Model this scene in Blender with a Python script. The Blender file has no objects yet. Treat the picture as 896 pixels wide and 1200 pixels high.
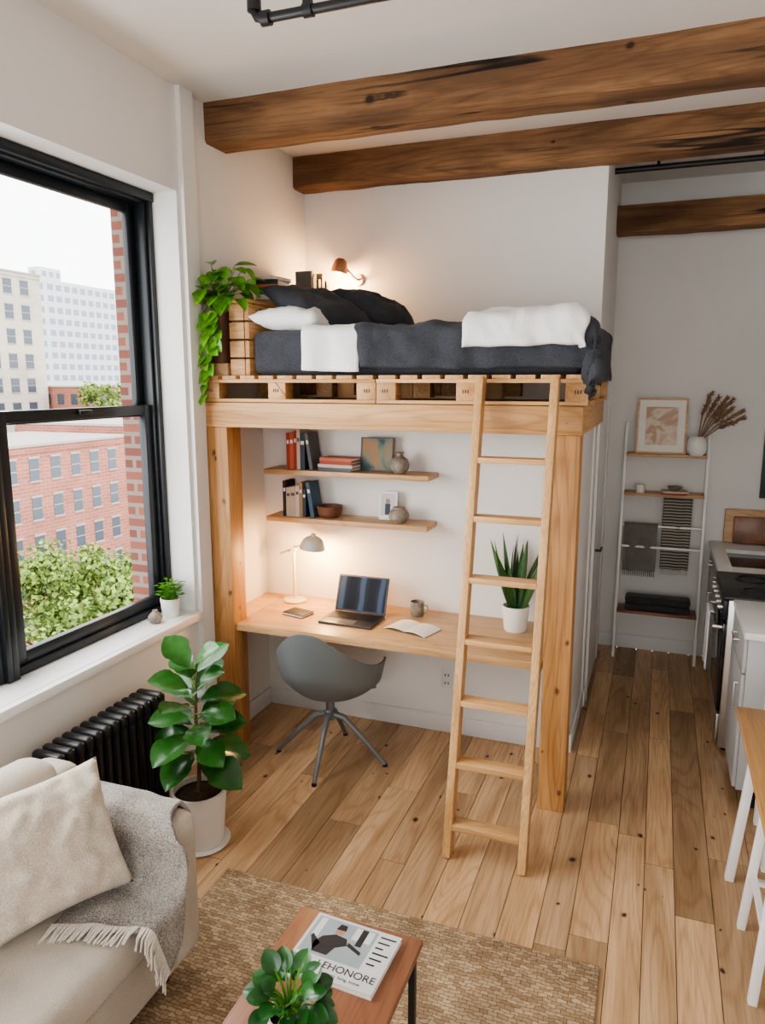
import bpy, bmesh, math, random
from mathutils import Vector, Matrix, noise
random.seed(7)
scene=bpy.context.scene
COL=bpy.context.collection
pi=math.pi
def V(*a): return Vector(a)
# ---------------------------------------------------------------- materials
def _new(name):
    m=bpy.data.materials.new(name); m.use_nodes=True
    nt=m.node_tree; b=nt.nodes['Principled BSDF']
    return m,nt,b
def N(nt,t,**k):
    n=nt.nodes.new(t)
    for a,v in k.items():
        if a in n.inputs.keys(): n.inputs[a].default_value=v
        else: setattr(n,a,v)
    return n
def ramp(nt,fac,stops):
    r=nt.nodes.new('ShaderNodeValToRGB')
    while len(r.color_ramp.elements)<len(stops): r.color_ramp.elements.new(0.5)
    for e,(p,c) in zip(r.color_ramp.elements,stops):
        e.position=p; e.color=(*c,1) if len(c)==3 else c
    nt.links.new(fac,r.inputs['Fac']); return r
def mixc(nt,fac,a,b,mode='MIX'):
    m=nt.nodes.new('ShaderNodeMix'); m.data_type='RGBA'; m.blend_type=mode
    for sock,v in ((m.inputs[0],fac),(m.inputs[6],a),(m.inputs[7],b)):
        if hasattr(v,'is_output'): nt.links.new(v,sock)
        elif isinstance(v,(int,float)): sock.default_value=v
        else: sock.default_value=(*v,1)
    return m.outputs[2]
def math_(nt,op,a,b=None):
    n=nt.nodes.new('ShaderNodeMath'); n.operation=op
    for i,v in enumerate((a,b)):
        if v is None: continue
        if hasattr(v,'is_output'): nt.links.new(v,n.inputs[i])
        else: n.inputs[i].default_value=v
    return n.outputs[0]
def bump(nt,b,h,strength=.3,dist=.01):
    n=N(nt,'ShaderNodeBump',Strength=strength,Distance=dist); nt.links.new(h,n.inputs['Height']); nt.links.new(n.outputs['Normal'],b.inputs['Normal']); return n
def plain(name,c,rough=.5,metal=0,nscale=0,namp=.08,bmp=0,bscale=60,spec=.5,sheen=0):
    m,nt,b=_new(name); b.inputs['Roughness'].default_value=rough; b.inputs['Metallic'].default_value=metal
    b.inputs['Specular IOR Level'].default_value=spec
    if sheen: b.inputs['Sheen Weight'].default_value=sheen
    tc=N(nt,'ShaderNodeTexCoord')
    n=N(nt,'ShaderNodeTexNoise',Scale=nscale or 8,Detail=4.0); nt.links.new(tc.outputs['Object'],n.inputs['Vector'])
    lo=tuple(x*(1-namp) for x in c); hi=tuple(min(1,x*(1+namp)) for x in c)
    r=ramp(nt,n.outputs['Fac'],[(.3,lo),(.7,hi)]); nt.links.new(r.outputs['Color'],b.inputs['Base Color'])
    if bmp:
        n2=N(nt,'ShaderNodeTexNoise',Scale=bscale,Detail=3.0); nt.links.new(tc.outputs['Object'],n2.inputs['Vector'])
        bump(nt,b,n2.outputs['Fac'],bmp,.005)
    return m
def wood(name,light,dark,axis='x',s=1.0,knots=0.0,var=.2,rough=.5,kcol=(.06,.03,.015),grain=.3,halo=.35,kdens=.6,kscale=5.0,crack=0):
    m,nt,b=_new(name); L=nt.links.new
    ai='xyz'.index(axis)
    tc=N(nt,'ShaderNodeTexCoord'); g=N(nt,'ShaderNodeNewGeometry')
    mu=N(nt,'ShaderNodeMath',operation='MULTIPLY'); mu.inputs[1].default_value=41.3; L(g.outputs['Random Per Island'],mu.inputs[0])
    cx=N(nt,'ShaderNodeCombineXYZ'); [L(mu.outputs[0],cx.inputs[i]) for i in range(3)]
    ad=N(nt,'ShaderNodeVectorMath',operation='ADD'); L(tc.outputs['Object'],ad.inputs[0]); L(cx.outputs[0],ad.inputs[1])
    def mapped(al,ac):
        mp=N(nt,'ShaderNodeMapping'); sc=[ac*s]*3; sc[ai]=al*s; mp.inputs['Scale'].default_value=sc; L(ad.outputs[0],mp.inputs['Vector']); return mp.outputs[0]
    n=N(nt,'ShaderNodeTexNoise',Scale=1.0,Detail=4.0,Distortion=.6); L(mapped(.9,9),n.inputs['Vector'])
    n2=N(nt,'ShaderNodeTexNoise',Scale=1.0,Detail=3.0); L(mapped(5,150),n2.inputs['Vector'])
    n4=N(nt,'ShaderNodeTexNoise',Scale=1.0,Detail=1.0,Distortion=.3); L(mapped(.5,5),n4.inputs['Vector'])
    sn=math_(nt,'SINE',math_(nt,'MULTIPLY',n4.outputs['Fac'],120.0))
    r=ramp(nt,n.outputs['Fac'],[(.32,dark),(.5,tuple((a+c)/2*1.02 for a,c in zip(light,dark))),(.68,light)])
    gr=ramp(nt,sn,[(.0,(1,1,1)),(.55,(.93,.9,.86)),(1.0,(.62,.52,.43))])
    c=mixc(nt,grain,r.outputs['Color'],gr.outputs['Color'],'MULTIPLY')
    fr=ramp(nt,n2.outputs['Fac'],[(.3,(.62,.55,.48)),(.52,(1,1,1)),(.75,(1.06,1.05,1.02))])
    c=mixc(nt,.6,c,fr.outputs['Color'],'MULTIPLY')
    hgt=n2.outputs['Fac']
    if crack:
        n5=N(nt,'ShaderNodeTexNoise',Scale=1.0,Detail=2.0,Distortion=.2); L(mapped(.45,11),n5.inputs['Vector'])
        cr=ramp(nt,n5.outputs['Fac'],[(.485,(0,0,0)),(.497,(1,1,1)),(.503,(1,1,1)),(.515,(0,0,0))])
        n6=N(nt,'ShaderNodeTexNoise',Scale=1.0,Detail=1.0); L(mapped(1.3,3),n6.inputs['Vector'])
        cm=mixc(nt,1.0,cr.outputs['Color'],ramp(nt,n6.outputs['Fac'],[(.45,(0,0,0)),(.58,(crack,crack,crack))]).outputs['Color'],'MULTIPLY')
        c=mixc(nt,cm,c,(.012,.006,.003))
        n7=N(nt,'ShaderNodeTexNoise',Scale=1.0,Detail=5.0); L(mapped(2.5,9),n7.inputs['Vector'])
        c=mixc(nt,.8,c,ramp(nt,n7.outputs['Fac'],[(.35,(.48,.45,.43)),(.55,(1,1,1)),(.75,(1.35,1.32,1.28))]).outputs['Color'],'MULTIPLY')
    if knots:
        n3=N(nt,'ShaderNodeTexNoise',Scale=14.0,Detail=2.0); L(tc.outputs['Object'],n3.inputs['Vector'])
        off=N(nt,'ShaderNodeVectorMath',operation='SCALE'); off.inputs['Scale'].default_value=.025; L(n3.outputs['Color'],off.inputs[0])
        ad3=N(nt,'ShaderNodeVectorMath',operation='ADD'); L(ad.outputs[0],ad3.inputs[0]); L(off.outputs[0],ad3.inputs[1])
        sx=N(nt,'ShaderNodeSeparateXYZ'); L(ad3.outputs[0],sx.inputs[0])
        oth=[i for i in range(3) if i!=ai]
        acr=math_(nt,'ADD',sx.outputs[oth[0]],sx.outputs[oth[1]])
        cb=N(nt,'ShaderNodeCombineXYZ'); L(math_(nt,'MULTIPLY',sx.outputs[ai],kscale*.7),cb.inputs[0]); L(math_(nt,'MULTIPLY',acr,kscale),cb.inputs[1])
        vo=N(nt,'ShaderNodeTexVoronoi',voronoi_dimensions='2D'); vo.inputs['Scale'].default_value=1.0; L(cb.outputs[0],vo.inputs['Vector'])
        sp=N(nt,'ShaderNodeSeparateColor'); L(vo.outputs['Color'],sp.inputs[0])
        th=math_(nt,'MAXIMUM',math_(nt,'MULTIPLY',math_(nt,'SUBTRACT',sp.outputs[0],kdens),knots*.34),.0005)
        dv=math_(nt,'DIVIDE',vo.outputs['Distance'],th)
        kr=ramp(nt,dv,[(.0,(1,1,1)),(.42,(.95,.95,.95)),(.6,(halo,halo,halo)),(1.0,(0,0,0))])
        c=mixc(nt,kr.outputs['Color'],c,kcol)
    hs=N(nt,'ShaderNodeHueSaturation'); L(c,hs.inputs['Color'])
    mr=N(nt,'ShaderNodeMapRange'); mr.inputs['To Min'].default_value=1-var; mr.inputs['To Max'].default_value=1+var*.6; L(g.outputs['Random Per Island'],mr.inputs['Value']); L(mr.outputs[0],hs.inputs['Value'])
    L(hs.outputs[0],b.inputs['Base Color']); b.inputs['Roughness'].default_value=rough
    bump(nt,b,hgt,.12 if not crack else .4,.003)
    return m
def leafmat(name,c,rough=.35,var=.35):
    m,nt,b=_new(name); L=nt.links.new
    g=N(nt,'ShaderNodeNewGeometry'); tc=N(nt,'ShaderNodeTexCoord')
    n=N(nt,'ShaderNodeTexNoise',Scale=25.0); L(tc.outputs['Object'],n.inputs['Vector'])
    r=ramp(nt,g.outputs['Random Per Island'],[(0,tuple(x*(1-var) for x in c)),(1,(min(1,c[0]*(1+var*1.6)),min(1,c[1]*(1+var)),c[2]))])
    cc=mixc(nt,.35,r.outputs['Color'],ramp(nt,n.outputs['Fac'],[(.35,tuple(x*.5 for x in c)),(.65,tuple(min(1,x*1.3) for x in c))]).outputs['Color'])
    L(cc,b.inputs['Base Color']); b.inputs['Roughness'].default_value=rough
    return m
def emis(name,c,s):
    m,nt,b=_new(name); b.inputs['Base Color'].default_value=(*c,1); b.inputs['Emission Color'].default_value=(*c,1); b.inputs['Emission Strength'].default_value=s
    return m
def brickmat(name,c1,c2,mortar,bw=.21,bh=.07,ms=.012):
    m,nt,b=_new(name); L=nt.links.new
    tc=N(nt,'ShaderNodeTexCoord'); sp=N(nt,'ShaderNodeSeparateXYZ'); L(tc.outputs['Object'],sp.inputs[0])
    s=N(nt,'ShaderNodeMath',operation='ADD'); L(sp.outputs[0],s.inputs[0]); L(sp.outputs[1],s.inputs[1])
    cb=N(nt,'ShaderNodeCombineXYZ'); L(s.outputs[0],cb.inputs[0]); L(sp.outputs[2],cb.inputs[1])
    br=N(nt,'ShaderNodeTexBrick'); br.inputs['Scale'].default_value=1; br.inputs['Brick Width'].default_value=bw; br.inputs['Row Height'].default_value=bh; br.inputs['Mortar Size'].default_value=ms
    br.inputs['Color1'].default_value=(*c1,1); br.inputs['Color2'].default_value=(*c2,1); br.inputs['Mortar'].default_value=(*mortar,1)
    L(cb.outputs[0],br.inputs['Vector'])
    n=N(nt,'ShaderNodeTexNoise',Scale=1.2/bh*.07,Detail=4.0); L(tc.outputs['Object'],n.inputs['Vector'])
    c=mixc(nt,.5,br.outputs['Color'],ramp(nt,n.outputs['Fac'],[(.35,(.7,.7,.7)),(.65,(1.1,1.1,1.1))]).outputs['Color'],'MULTIPLY')
    L(c,b.inputs['Base Color']); b.inputs['Roughness'].default_value=.9
    bump(nt,b,br.outputs['Fac'],-.4,.01)
    return m
def fabric(name,c1,c2,scale=350,rough=.95,bmp=.4,sheen=.2):
    m,nt,b=_new(name); L=nt.links.new
    tc=N(nt,'ShaderNodeTexCoord')
    w1=N(nt,'ShaderNodeTexNoise',Scale=scale,Detail=2.0); L(tc.outputs['Object'],w1.inputs['Vector'])
    n=N(nt,'ShaderNodeTexNoise',Scale=9.0,Detail=3.0); L(tc.outputs['Object'],n.inputs['Vector'])
    f=N(nt,'ShaderNodeMath',operation='MULTIPLY_ADD'); L(n.outputs['Fac'],f.inputs[0]); f.inputs[1].default_value=.35; L(w1.outputs['Fac'],f.inputs[2])
    r=ramp(nt,f.outputs[0],[(.5,c1),(.85,c2)]); L(r.outputs['Color'],b.inputs['Base Color'])
    b.inputs['Roughness'].default_value=rough; b.inputs['Sheen Weight'].default_value=sheen; b.inputs['Specular IOR Level'].default_value=.15
    bump(nt,b,w1.outputs['Fac'],bmp,.003)
    return m

WALL=plain('wall_paint',(.74,.728,.705),.85,nscale=2,namp=.02,bmp=.06,bscale=40,spec=.2)
CEIL=plain('ceiling_paint',(.72,.705,.68),.9,nscale=2,namp=.02,spec=.2)
TRIMW=plain('trim_white',(.70,.70,.70),.45,namp=.02)
SILL=plain('sill_white',(.80,.80,.79),.35,namp=.02)
FLOORW=wood('oak_floor',(.66,.445,.26),(.44,.27,.14),'y',1.0,knots=.66,var=.34,rough=.40,kcol=(.03,.017,.01),grain=.35,kdens=.5,kscale=5.6)
GAP=plain('floor_gap',(.05,.028,.014),.9)
PK=(.22,.08,.028)
PINEX=wood('pine_x',(.65,.395,.185),(.45,.235,.085),'x',1,knots=.55,var=.12,kcol=PK,grain=.42,kdens=.55,kscale=5.5)
PINEY=wood('pine_y',(.65,.395,.185),(.45,.235,.085),'y',1,knots=.45,var=.2,kcol=PK,grain=.4,kscale=5.5)
PINEZ=wood('pine_z',(.60,.335,.14),(.39,.19,.06),'z',1,knots=.65,var=.1,kcol=(.15,.055,.018),grain=.5,kdens=.42,kscale=5.5)
LADZ=wood('ladder_pine_z',(.68,.43,.21),(.53,.305,.125),'z',1.3,var=.1)
LADX=wood('ladder_pine_x',(.68,.43,.21),(.53,.305,.125),'x',1.3,var=.15)
DESK=wood('desk_wood',(.71,.47,.25),(.56,.34,.16),'x',1.0,var=.08,rough=.4)
SHELFW=wood('shelf_wood',(.64,.42,.24),(.49,.295,.14),'x',1.2,var=.08,rough=.45)
BEAMW=wood('old_beam',(.30,.168,.082),(.155,.078,.036),'x',.8,knots=.75,var=.12,rough=.85,kcol=(.03,.014,.008),grain=.45,kdens=.55,kscale=3.5,crack=1.0)
TABW=wood('walnut_top',(.33,.15,.082),(.20,.085,.047),'y',1.0,var=.08,rough=.35)
DINW=wood('dining_top',(.60,.345,.145),(.44,.225,.08),'y',1.0,var=.2,rough=.4)
BLACK=plain('black_metal',(.012,.013,.015),.4,namp=.1)
FRAMEB=plain('window_black',(.010,.014,.018),.35,namp=.1)
RADB=plain('radiator_black',(.013,.014,.016),.34,namp=.1)
CHAIRG=plain('chair_grey',(.145,.163,.168),.5,namp=.04)
CHAIRL=plain('chair_leg_grey',(.17,.185,.19),.4,metal=.3)
WHITEP=plain('white_ceramic',(.78,.765,.73),.35,namp=.02)
WHITEL=plain('white_lacquer',(.82,.82,.82),.4,namp=.02)
CREAM=plain('cream_metal',(.60,.53,.40),.4,namp=.03)
SAGE=plain('sage_enamel',(.48,.51,.45),.35,namp=.03)
SOIL=plain('soil',(.03,.018,.01),1,nscale=60,namp=.5,bmp=.8,bscale=120)
TERRA=plain('brown_pot',(.14,.06,.032),.6,nscale=20)
STONE=plain('stoneware',(.25,.215,.17),.6,nscale=40,namp=.35)
CHAR=fabric('charcoal_linen',(.036,.039,.047),(.066,.07,.081),220,bmp=.25,sheen=.08)
WLIN=fabric('white_linen',(.72,.71,.70),(.84,.835,.82),160,bmp=.3)
SOFAF=fabric('sofa_beige',(.42,.37,.305),(.58,.525,.45),420,bmp=.6)
CUSHF=fabric('cushion_oat',(.48,.41,.33),(.66,.59,.505),200,bmp=1.0)
THROW=fabric('throw_grey',(.15,.14,.13),(.50,.465,.42),240,bmp=1.0,sheen=.1)
FRINGE=fabric('throw_fringe',(.55,.50,.44),(.72,.67,.60),200)
GREYB=fabric('grey_towel',(.13,.12,.11),(.26,.24,.22),300)
DARKB=fabric('dark_blanket',(.03,.03,.033),(.07,.07,.075),250)
PHIL=leafmat('fiddle_leaf',(.030,.135,.026),.25,.4)
POTH=leafmat('pothos_leaf',(.085,.27,.02),.33,.55)
SNAK=leafmat('snake_leaf',(.03,.10,.03),.4,.6)
RUBB=leafmat('peperomia_leaf',(.022,.105,.026),.25,.4)
TREEL=leafmat('tree_leaf',(.17,.27,.075),.85,.6)
BARK=plain('bark',(.12,.075,.045),.9,nscale=40,namp=.4)
STEEL=plain('steel',(.6,.6,.6),.3,metal=1,namp=.03)
BRASS=plain('copper',(.55,.28,.17),.35,metal=.8,namp=.05)
GLASSB=plain('black_glass',(.008,.008,.01),.08)
CAB=plain('cabinet_grey',(.45,.46,.465),.5,namp=.02)
COUNT=plain('counter_white',(.76,.75,.73),.3,nscale=15,namp=.04)
PAPER=plain('paper',(.80,.775,.72),.8,namp=.03)
GREYM=plain('laptop_grey',(.09,.09,.10),.4,metal=.7,namp=.03)
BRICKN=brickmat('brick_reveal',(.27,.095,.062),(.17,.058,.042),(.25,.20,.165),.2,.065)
BRICKR=brickmat('brick_red',(.38,.14,.095),(.31,.11,.075),(.37,.23,.18),1.0,.3,ms=.03)
BRICKT=brickmat('brick_tan',(.50,.44,.36),(.45,.40,.32),(.49,.45,.40),1.2,.4,ms=.03)
CONC=plain('concrete_tower',(.50,.505,.51),.9,namp=.05)
STN=plain('window_stone',(.34,.30,.27),.9)
WINX=plain('brick_window',(.06,.075,.09),.2)
WINF=plain('tower_window_haze',(.20,.235,.28),.3)  # far panes paler: atmospheric haze put into the colour
ASPH=plain('asphalt',(.22,.22,.225),.9)
def bookmat(i,c): return plain('book_cover_%d'%i,c,.6,namp=.06)
BKC=[bookmat(i,c) for i,c in enumerate([(.36,.045,.03),(.03,.04,.06),(.04,.09,.14),(.52,.46,.38),(.02,.02,.022),(.06,.14,.16),(.32,.22,.12),(.60,.57,.52),(.10,.10,.11),(.45,.13,.06)])]

# ---------------------------------------------------------------- mesh builder
class MB:
    def __init__(s,name): s.name=name; s.bm=bmesh.new(); s.mats=[]
    def mi(s,m):
        if m not in s.mats: s.mats.append(m)
        return s.mats.index(m)
    def _tag(s,faces,m):
        i=s.mi(m)
        for f in faces: f.material_index=i
    def box(s,m,x0,x1,y0,y1,z0,z1,bev=0,M=None,seg=2):
        vs=[s.bm.verts.new(p) for p in [(x0,y0,z0),(x1,y0,z0),(x1,y1,z0),(x0,y1,z0),(x0,y0,z1),(x1,y0,z1),(x1,y1,z1),(x0,y1,z1)]]
        fs=[s.bm.faces.new([vs[i] for i in q]) for q in [(0,3,2,1),(4,5,6,7),(0,1,5,4),(1,2,6,5),(2,3,7,6),(3,0,4,7)]]
        s._tag(fs,m)
        if M is not None:
            for v in vs: v.co=M@v.co
        if bev:
            es=set(e for f in fs for e in f.edges)
            r=bmesh.ops.bevel(s.bm,geom=list(es),offset=bev,segments=seg,profile=.5,affect='EDGES',clamp_overlap=True)
            s._tag(r['faces'],m)
    def bar(s,m,p0,p1,w,h,bev=0,up=V(0,1,0)):
        p0=Vector(p0);p1=Vector(p1); z=(p1-p0); L=z.length; z.normalize(); x=up.cross(z)
        if x.length<1e-4: x=V(1,0,0).cross(z)
        x.normalize(); y=z.cross(x)
        M=Matrix.Translation(p0)@Matrix((x,y,z)).transposed().to_4x4()
        s.box(m,-w/2,w/2,-h/2,h/2,0,L,bev,M)
    def tube(s,m,pts,r,seg=10,cap=True):
        pts=[Vector(p) for p in pts]; n=len(pts)
        rs=r if isinstance(r,(list,tuple)) else [r]*n
        rings=[]; ref=None
        for i,p in enumerate(pts):
            t=(pts[min(i+1,n-1)]-pts[max(i-1,0)]).normalized()
            if ref is None:
                ref=t.cross(V(0,0,1)); 
                if ref.length<1e-3: ref=V(1,0,0)
                ref.normalize()
            a=(ref-t*ref.dot(t)); a.normalize(); b=t.cross(a); ref=a
            rings.append([s.bm.verts.new(p+a*rs[i]*math.cos(2*pi*k/seg)+b*rs[i]*math.sin(2*pi*k/seg)) for k in range(seg)])
        fs=[]
        for i in range(n-1):
            for k in range(seg):
                fs.append(s.bm.faces.new([rings[i][k],rings[i][(k+1)%seg],rings[i+1][(k+1)%seg],rings[i+1][k]]))
        if cap:
            fs.append(s.bm.faces.new(rings[0][::-1])); fs.append(s.bm.faces.new(rings[-1]))
        s._tag(fs,m)
    def cyl(s,m,p0,p1,r0,r1=None,seg=20): s.tube(m,[p0,p1],[r0,r0 if r1 is None else r1],seg)
    def lathe(s,m,c,prof,seg=28,M=None):
        c=Vector(c); rings=[]
        for (r,z) in prof:
            if r<1e-5: rings.append([s.bm.verts.new(c+V(0,0,z))])
            else: rings.append([s.bm.verts.new(c+V(r*math.cos(2*pi*k/seg),r*math.sin(2*pi*k/seg),z)) for k in range(seg)])
        fs=[]
        for a,b in zip(rings,rings[1:]):
            for k in range(seg):
                k2=(k+1)%seg
                if len(a)==1 and len(b)==1: continue
                if len(a)==1: fs.append(s.bm.faces.new([a[0],b[k2],b[k]]))
                elif len(b)==1: fs.append(s.bm.faces.new([a[k],a[k2],b[0]]))
                else: fs.append(s.bm.faces.new([a[k],a[k2],b[k2],b[k]]))
        s._tag(fs,m)
        if M is not None:
            for r in rings:
                for v in r: v.co=M@v.co
    def grid(s,m,fn,nu,nv,th=0):
        P=[[Vector(fn(i/nu,j/nv)) for j in range(nv+1)] for i in range(nu+1)]
        A=[[s.bm.verts.new(p) for p in row] for row in P]; fs=[]
        for i in range(nu):
            for j in range(nv): fs.append(s.bm.faces.new([A[i][j],A[i+1][j],A[i+1][j+1],A[i][j+1]]))
        if th:
            B=[]
            for i in range(nu+1):
                row=[]
                for j in range(nv+1):
                    du=P[min(i+1,nu)][j]-P[max(i-1,0)][j]; dv=P[i][min(j+1,nv)]-P[i][max(j-1,0)]
                    nn=du.cross(dv)
                    nn=nn.normalized() if nn.length>1e-9 else V(0,0,1)
                    row.append(s.bm.verts.new(P[i][j]-nn*th))
                B.append(row)
            for i in range(nu):
                for j in range(nv): fs.append(s.bm.faces.new([B[i][j],B[i][j+1],B[i+1][j+1],B[i+1][j]]))
            for i in range(nu):
                fs.append(s.bm.faces.new([A[i][0],B[i][0],B[i+1][0],A[i+1][0]])); fs.append(s.bm.faces.new([A[i+1][nv],B[i+1][nv],B[i][nv],A[i][nv]]))
            for j in range(nv):
                fs.append(s.bm.faces.new([A[0][j+1],B[0][j+1],B[0][j],A[0][j]])); fs.append(s.bm.faces.new([A[nu][j],B[nu][j],B[nu][j+1],A[nu][j+1]]))
        s._tag(fs,m)
    def leaf(s,m,base,d,up,L,W,kind='ovate',curl=.3,fold=.15,n=7):
        base=Vector(base); d=Vector(d).normalized(); side=d.cross(Vector(up))
        if side.length<1e-3: side=d.cross(V(1,0,.1))
        side.normalize(); nr=side.cross(d)
        rows=[]
        for i in range(n+1):
            t=i/n
            if kind=='ovate': w=math.sin(pi*min(1,t**.8))**.8
            elif kind=='round': w=math.sin(pi*t**.9)**.55 if 0<t<1 else (.2 if t==0 else 0)
            elif kind=='heart': w=math.sin(pi*t**.6)**.7 if 0<t<1 else (0.25 if t==0 else 0)
            elif kind=='fiddle': w=(math.sin(pi*t**1.25)**.7)*(1-.18*math.exp(-((t-.42)/.1)**2)) if 0<t<1 else (.1 if t==0 else 0)
            else: w=(.55+.45*math.sin(pi*min(1,t*1.1)))*(1-t**3)**.7
            w=max(w,.02)*W/2
            p=base+d*(L*t)-nr*(curl*L*t*t)
            rows.append([s.bm.verts.new(p-side*w+nr*fold*w*1.5),s.bm.verts.new(p-side*w*.5+nr*fold*w*.55),s.bm.verts.new(p),s.bm.verts.new(p+side*w*.5+nr*fold*w*.55),s.bm.verts.new(p+side*w+nr*fold*w*1.5)])
        fs=[]
        for a,b in zip(rows,rows[1:]):
            for k in range(4): fs.append(s.bm.faces.new([a[k],a[k+1],b[k+1],b[k]]))
        s._tag(fs,m)
    def pillow(s,m,M,sx,sy,th,n=18,seed=0):
        top=[];bot=[]
        for i in range(n+1):
            ra=[];rb=[]
            for j in range(n+1):
                u=-1+2*i/n; v=-1+2*j/n
                h=th/2*(max(0,(1-abs(u)**2.6))*max(0,(1-abs(v)**2.6)))**.42
                px=u*sx/2*(1-.08*(1-v*v)*abs(u)**2); py=v*sy/2*(1-.08*(1-u*u)*abs(v)**2)
                w=noise.noise(V(u*2.2+seed,v*2.2,seed))*.16*th+noise.noise(V(u*5+seed,v*5,seed))*.09*th
                ra.append(s.bm.verts.new(M@V(px,py,h+w*(h>0)))); rb.append(s.bm.verts.new(M@V(px,py,-h+w*(h>0))) if 0<i<n and 0<j<n else ra[-1])
            top.append(ra);bot.append(rb)
        fs=[]
        for i in range(n):
            for j in range(n):
                fs.append(s.bm.faces.new([top[i][j],top[i+1][j],top[i+1][j+1],top[i][j+1]]))
                q=[bot[i][j],bot[i][j+1],bot[i+1][j+1],bot[i+1][j]]
                try: fs.append(s.bm.faces.new(q))
                except ValueError: pass
        s._tag(fs,m)
    def done(s,parent=None,smooth=35,fix=False):
        if fix: bmesh.ops.recalc_face_normals(s.bm,faces=s.bm.faces)
        me=bpy.data.meshes.new(s.name); s.bm.to_mesh(me); s.bm.free()
        for m in s.mats: me.materials.append(m)
        me.polygons.foreach_set('use_smooth',[True]*len(me.polygons))
        me.set_sharp_from_angle(angle=math.radians(smooth))
        o=bpy.data.objects.new(s.name,me); COL.objects.link(o)
        if parent: o.parent=parent
        return o
def empty(name):
    o=bpy.data.objects.new(name,None); COL.objects.link(o); return o
def simplebox(name,m,*a,bev=0,parent=None):
    b=MB(name); b.box(m,*a,bev=bev); return b.done(parent)
def rotM(c,rz=0,ry=0,rx=0): return Matrix.Translation(Vector(c))@Matrix.Rotation(rz,4,'Z')@Matrix.Rotation(ry,4,'Y')@Matrix.Rotation(rx,4,'X')

# ---------------------------------------------------------------- dims
XL=-2.31; ZC=3.52; YW=4.69; YN=4.05; YFAR=5.95; XR=2.4; XK=1.06; YB=-2.6; XM=-.36
b=MB('floor')
b.box(GAP,XL,XR,YB,YFAR,-.1,-.012)
x=XL; 
while x<XR-.001:
    w=random.choice([.12,.145,.17,.145]); x1=min(x+w,XR)
    y=YB-random.random()*1.2
    while y<YFAR:
        L=random.uniform(.8,2.1); ya=max(y,YB); yb=min(y+L,YFAR)
        if yb-ya>.02: b.box(FLOORW,x+.0014,x1-.0014,ya+.0014,yb-.0014,-.012,0)
        y+=L
    x=x1
b.done()
simplebox('ceiling',CEIL,-2.6,XR+.1,YB-.1,YFAR+.1,ZC,ZC+.1)
WIN=[(1.03,3.26),(-1.9,.3)]; WZ0,WZ1=.85,3.03  # second opening is unseen, added to let in sky light
b=MB('wall_left')
ys=[YB]+[v for w in sorted(WIN) for v in w]+[YFAR]
for i in range(0,len(ys),2): b.box(WALL,-2.58,XL,ys[i],ys[i+1],0,ZC)
for (a,c) in WIN:
    b.box(WALL,-2.58,XL,a,c,0,WZ0); b.box(WALL,-2.58,XL,a,c,WZ1,ZC)
b.done()
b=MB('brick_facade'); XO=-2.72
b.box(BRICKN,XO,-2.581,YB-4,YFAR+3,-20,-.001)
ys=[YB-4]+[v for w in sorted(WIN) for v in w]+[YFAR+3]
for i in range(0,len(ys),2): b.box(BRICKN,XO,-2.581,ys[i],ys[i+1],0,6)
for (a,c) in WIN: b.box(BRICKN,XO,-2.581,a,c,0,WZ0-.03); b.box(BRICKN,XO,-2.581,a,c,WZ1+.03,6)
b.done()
simplebox('trim_1',WALL,XL,XL+.028,3.285,3.395,0,ZC)
simplebox('wall_back',WALL,XL,XM,YW,YFAR,0,ZC)
simplebox('wall_nook',WALL,XL,-.372,YN,YW,0,1.85)
simplebox('wall_far',WALL,XM,XK,YFAR,YFAR+.1,0,ZC)
b=MB('wall_right'); b.box(WALL,XK,XK+.1,3.5,YFAR+.1,0,ZC); b.box(WALL,XK+.1,XR,3.5,3.6,0,ZC); b.box(WALL,XR,XR+.1,YB,3.6,0,ZC); b.done()
b=MB('wall_front')
RW0,RW1=-1.3,1.3  # unseen rear opening, added to let fill light in
b.box(WALL,XL,RW0,YB-.1,YB,0,ZC); b.box(WALL,RW1,XR,YB-.1,YB,0,ZC); b.box(WALL,RW0,RW1,YB-.1,YB,0,.9); b.box(WALL,RW0,RW1,YB-.1,YB,3.0,ZC); b.done()
def bb(name,*a):
    x0,x1,y0,y1=a; simplebox(name,TRIMW,x0,x1,y0,y1,0,.11,bev=.004)
bb('baseboard_nook',XL+.015,-.372,YN-.015,YN)
bb('baseboard_left',XL,XL+.015,3.56,YN)
bb('baseboard_side',XM,XM+.015,YW,4.775)
bb('baseboard_far',XM+.015,.42,YFAR-.015,YFAR)
bb('baseboard_partition',-.372,-.358,YN-.014,YW-.002)
b=MB('door_1'); X0=XM+.001; b.box(TRIMW,X0,XM+.02,4.78,4.86,0,2.1,bev=.003); b.box(TRIMW,X0,XM+.02,5.6,5.68,0,2.1,bev=.003); b.box(TRIMW,X0,XM+.02,4.78,5.68,2.1,2.18,bev=.003)
b.box(WHITEL,X0,XM+.012,4.86,5.6,.01,2.1); b.tube(BLACK,[(XM+.01,4.93,1.0),(XM+.05,4.93,1.0),(XM+.05,5.03,1.0)],.008); b.done()
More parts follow.
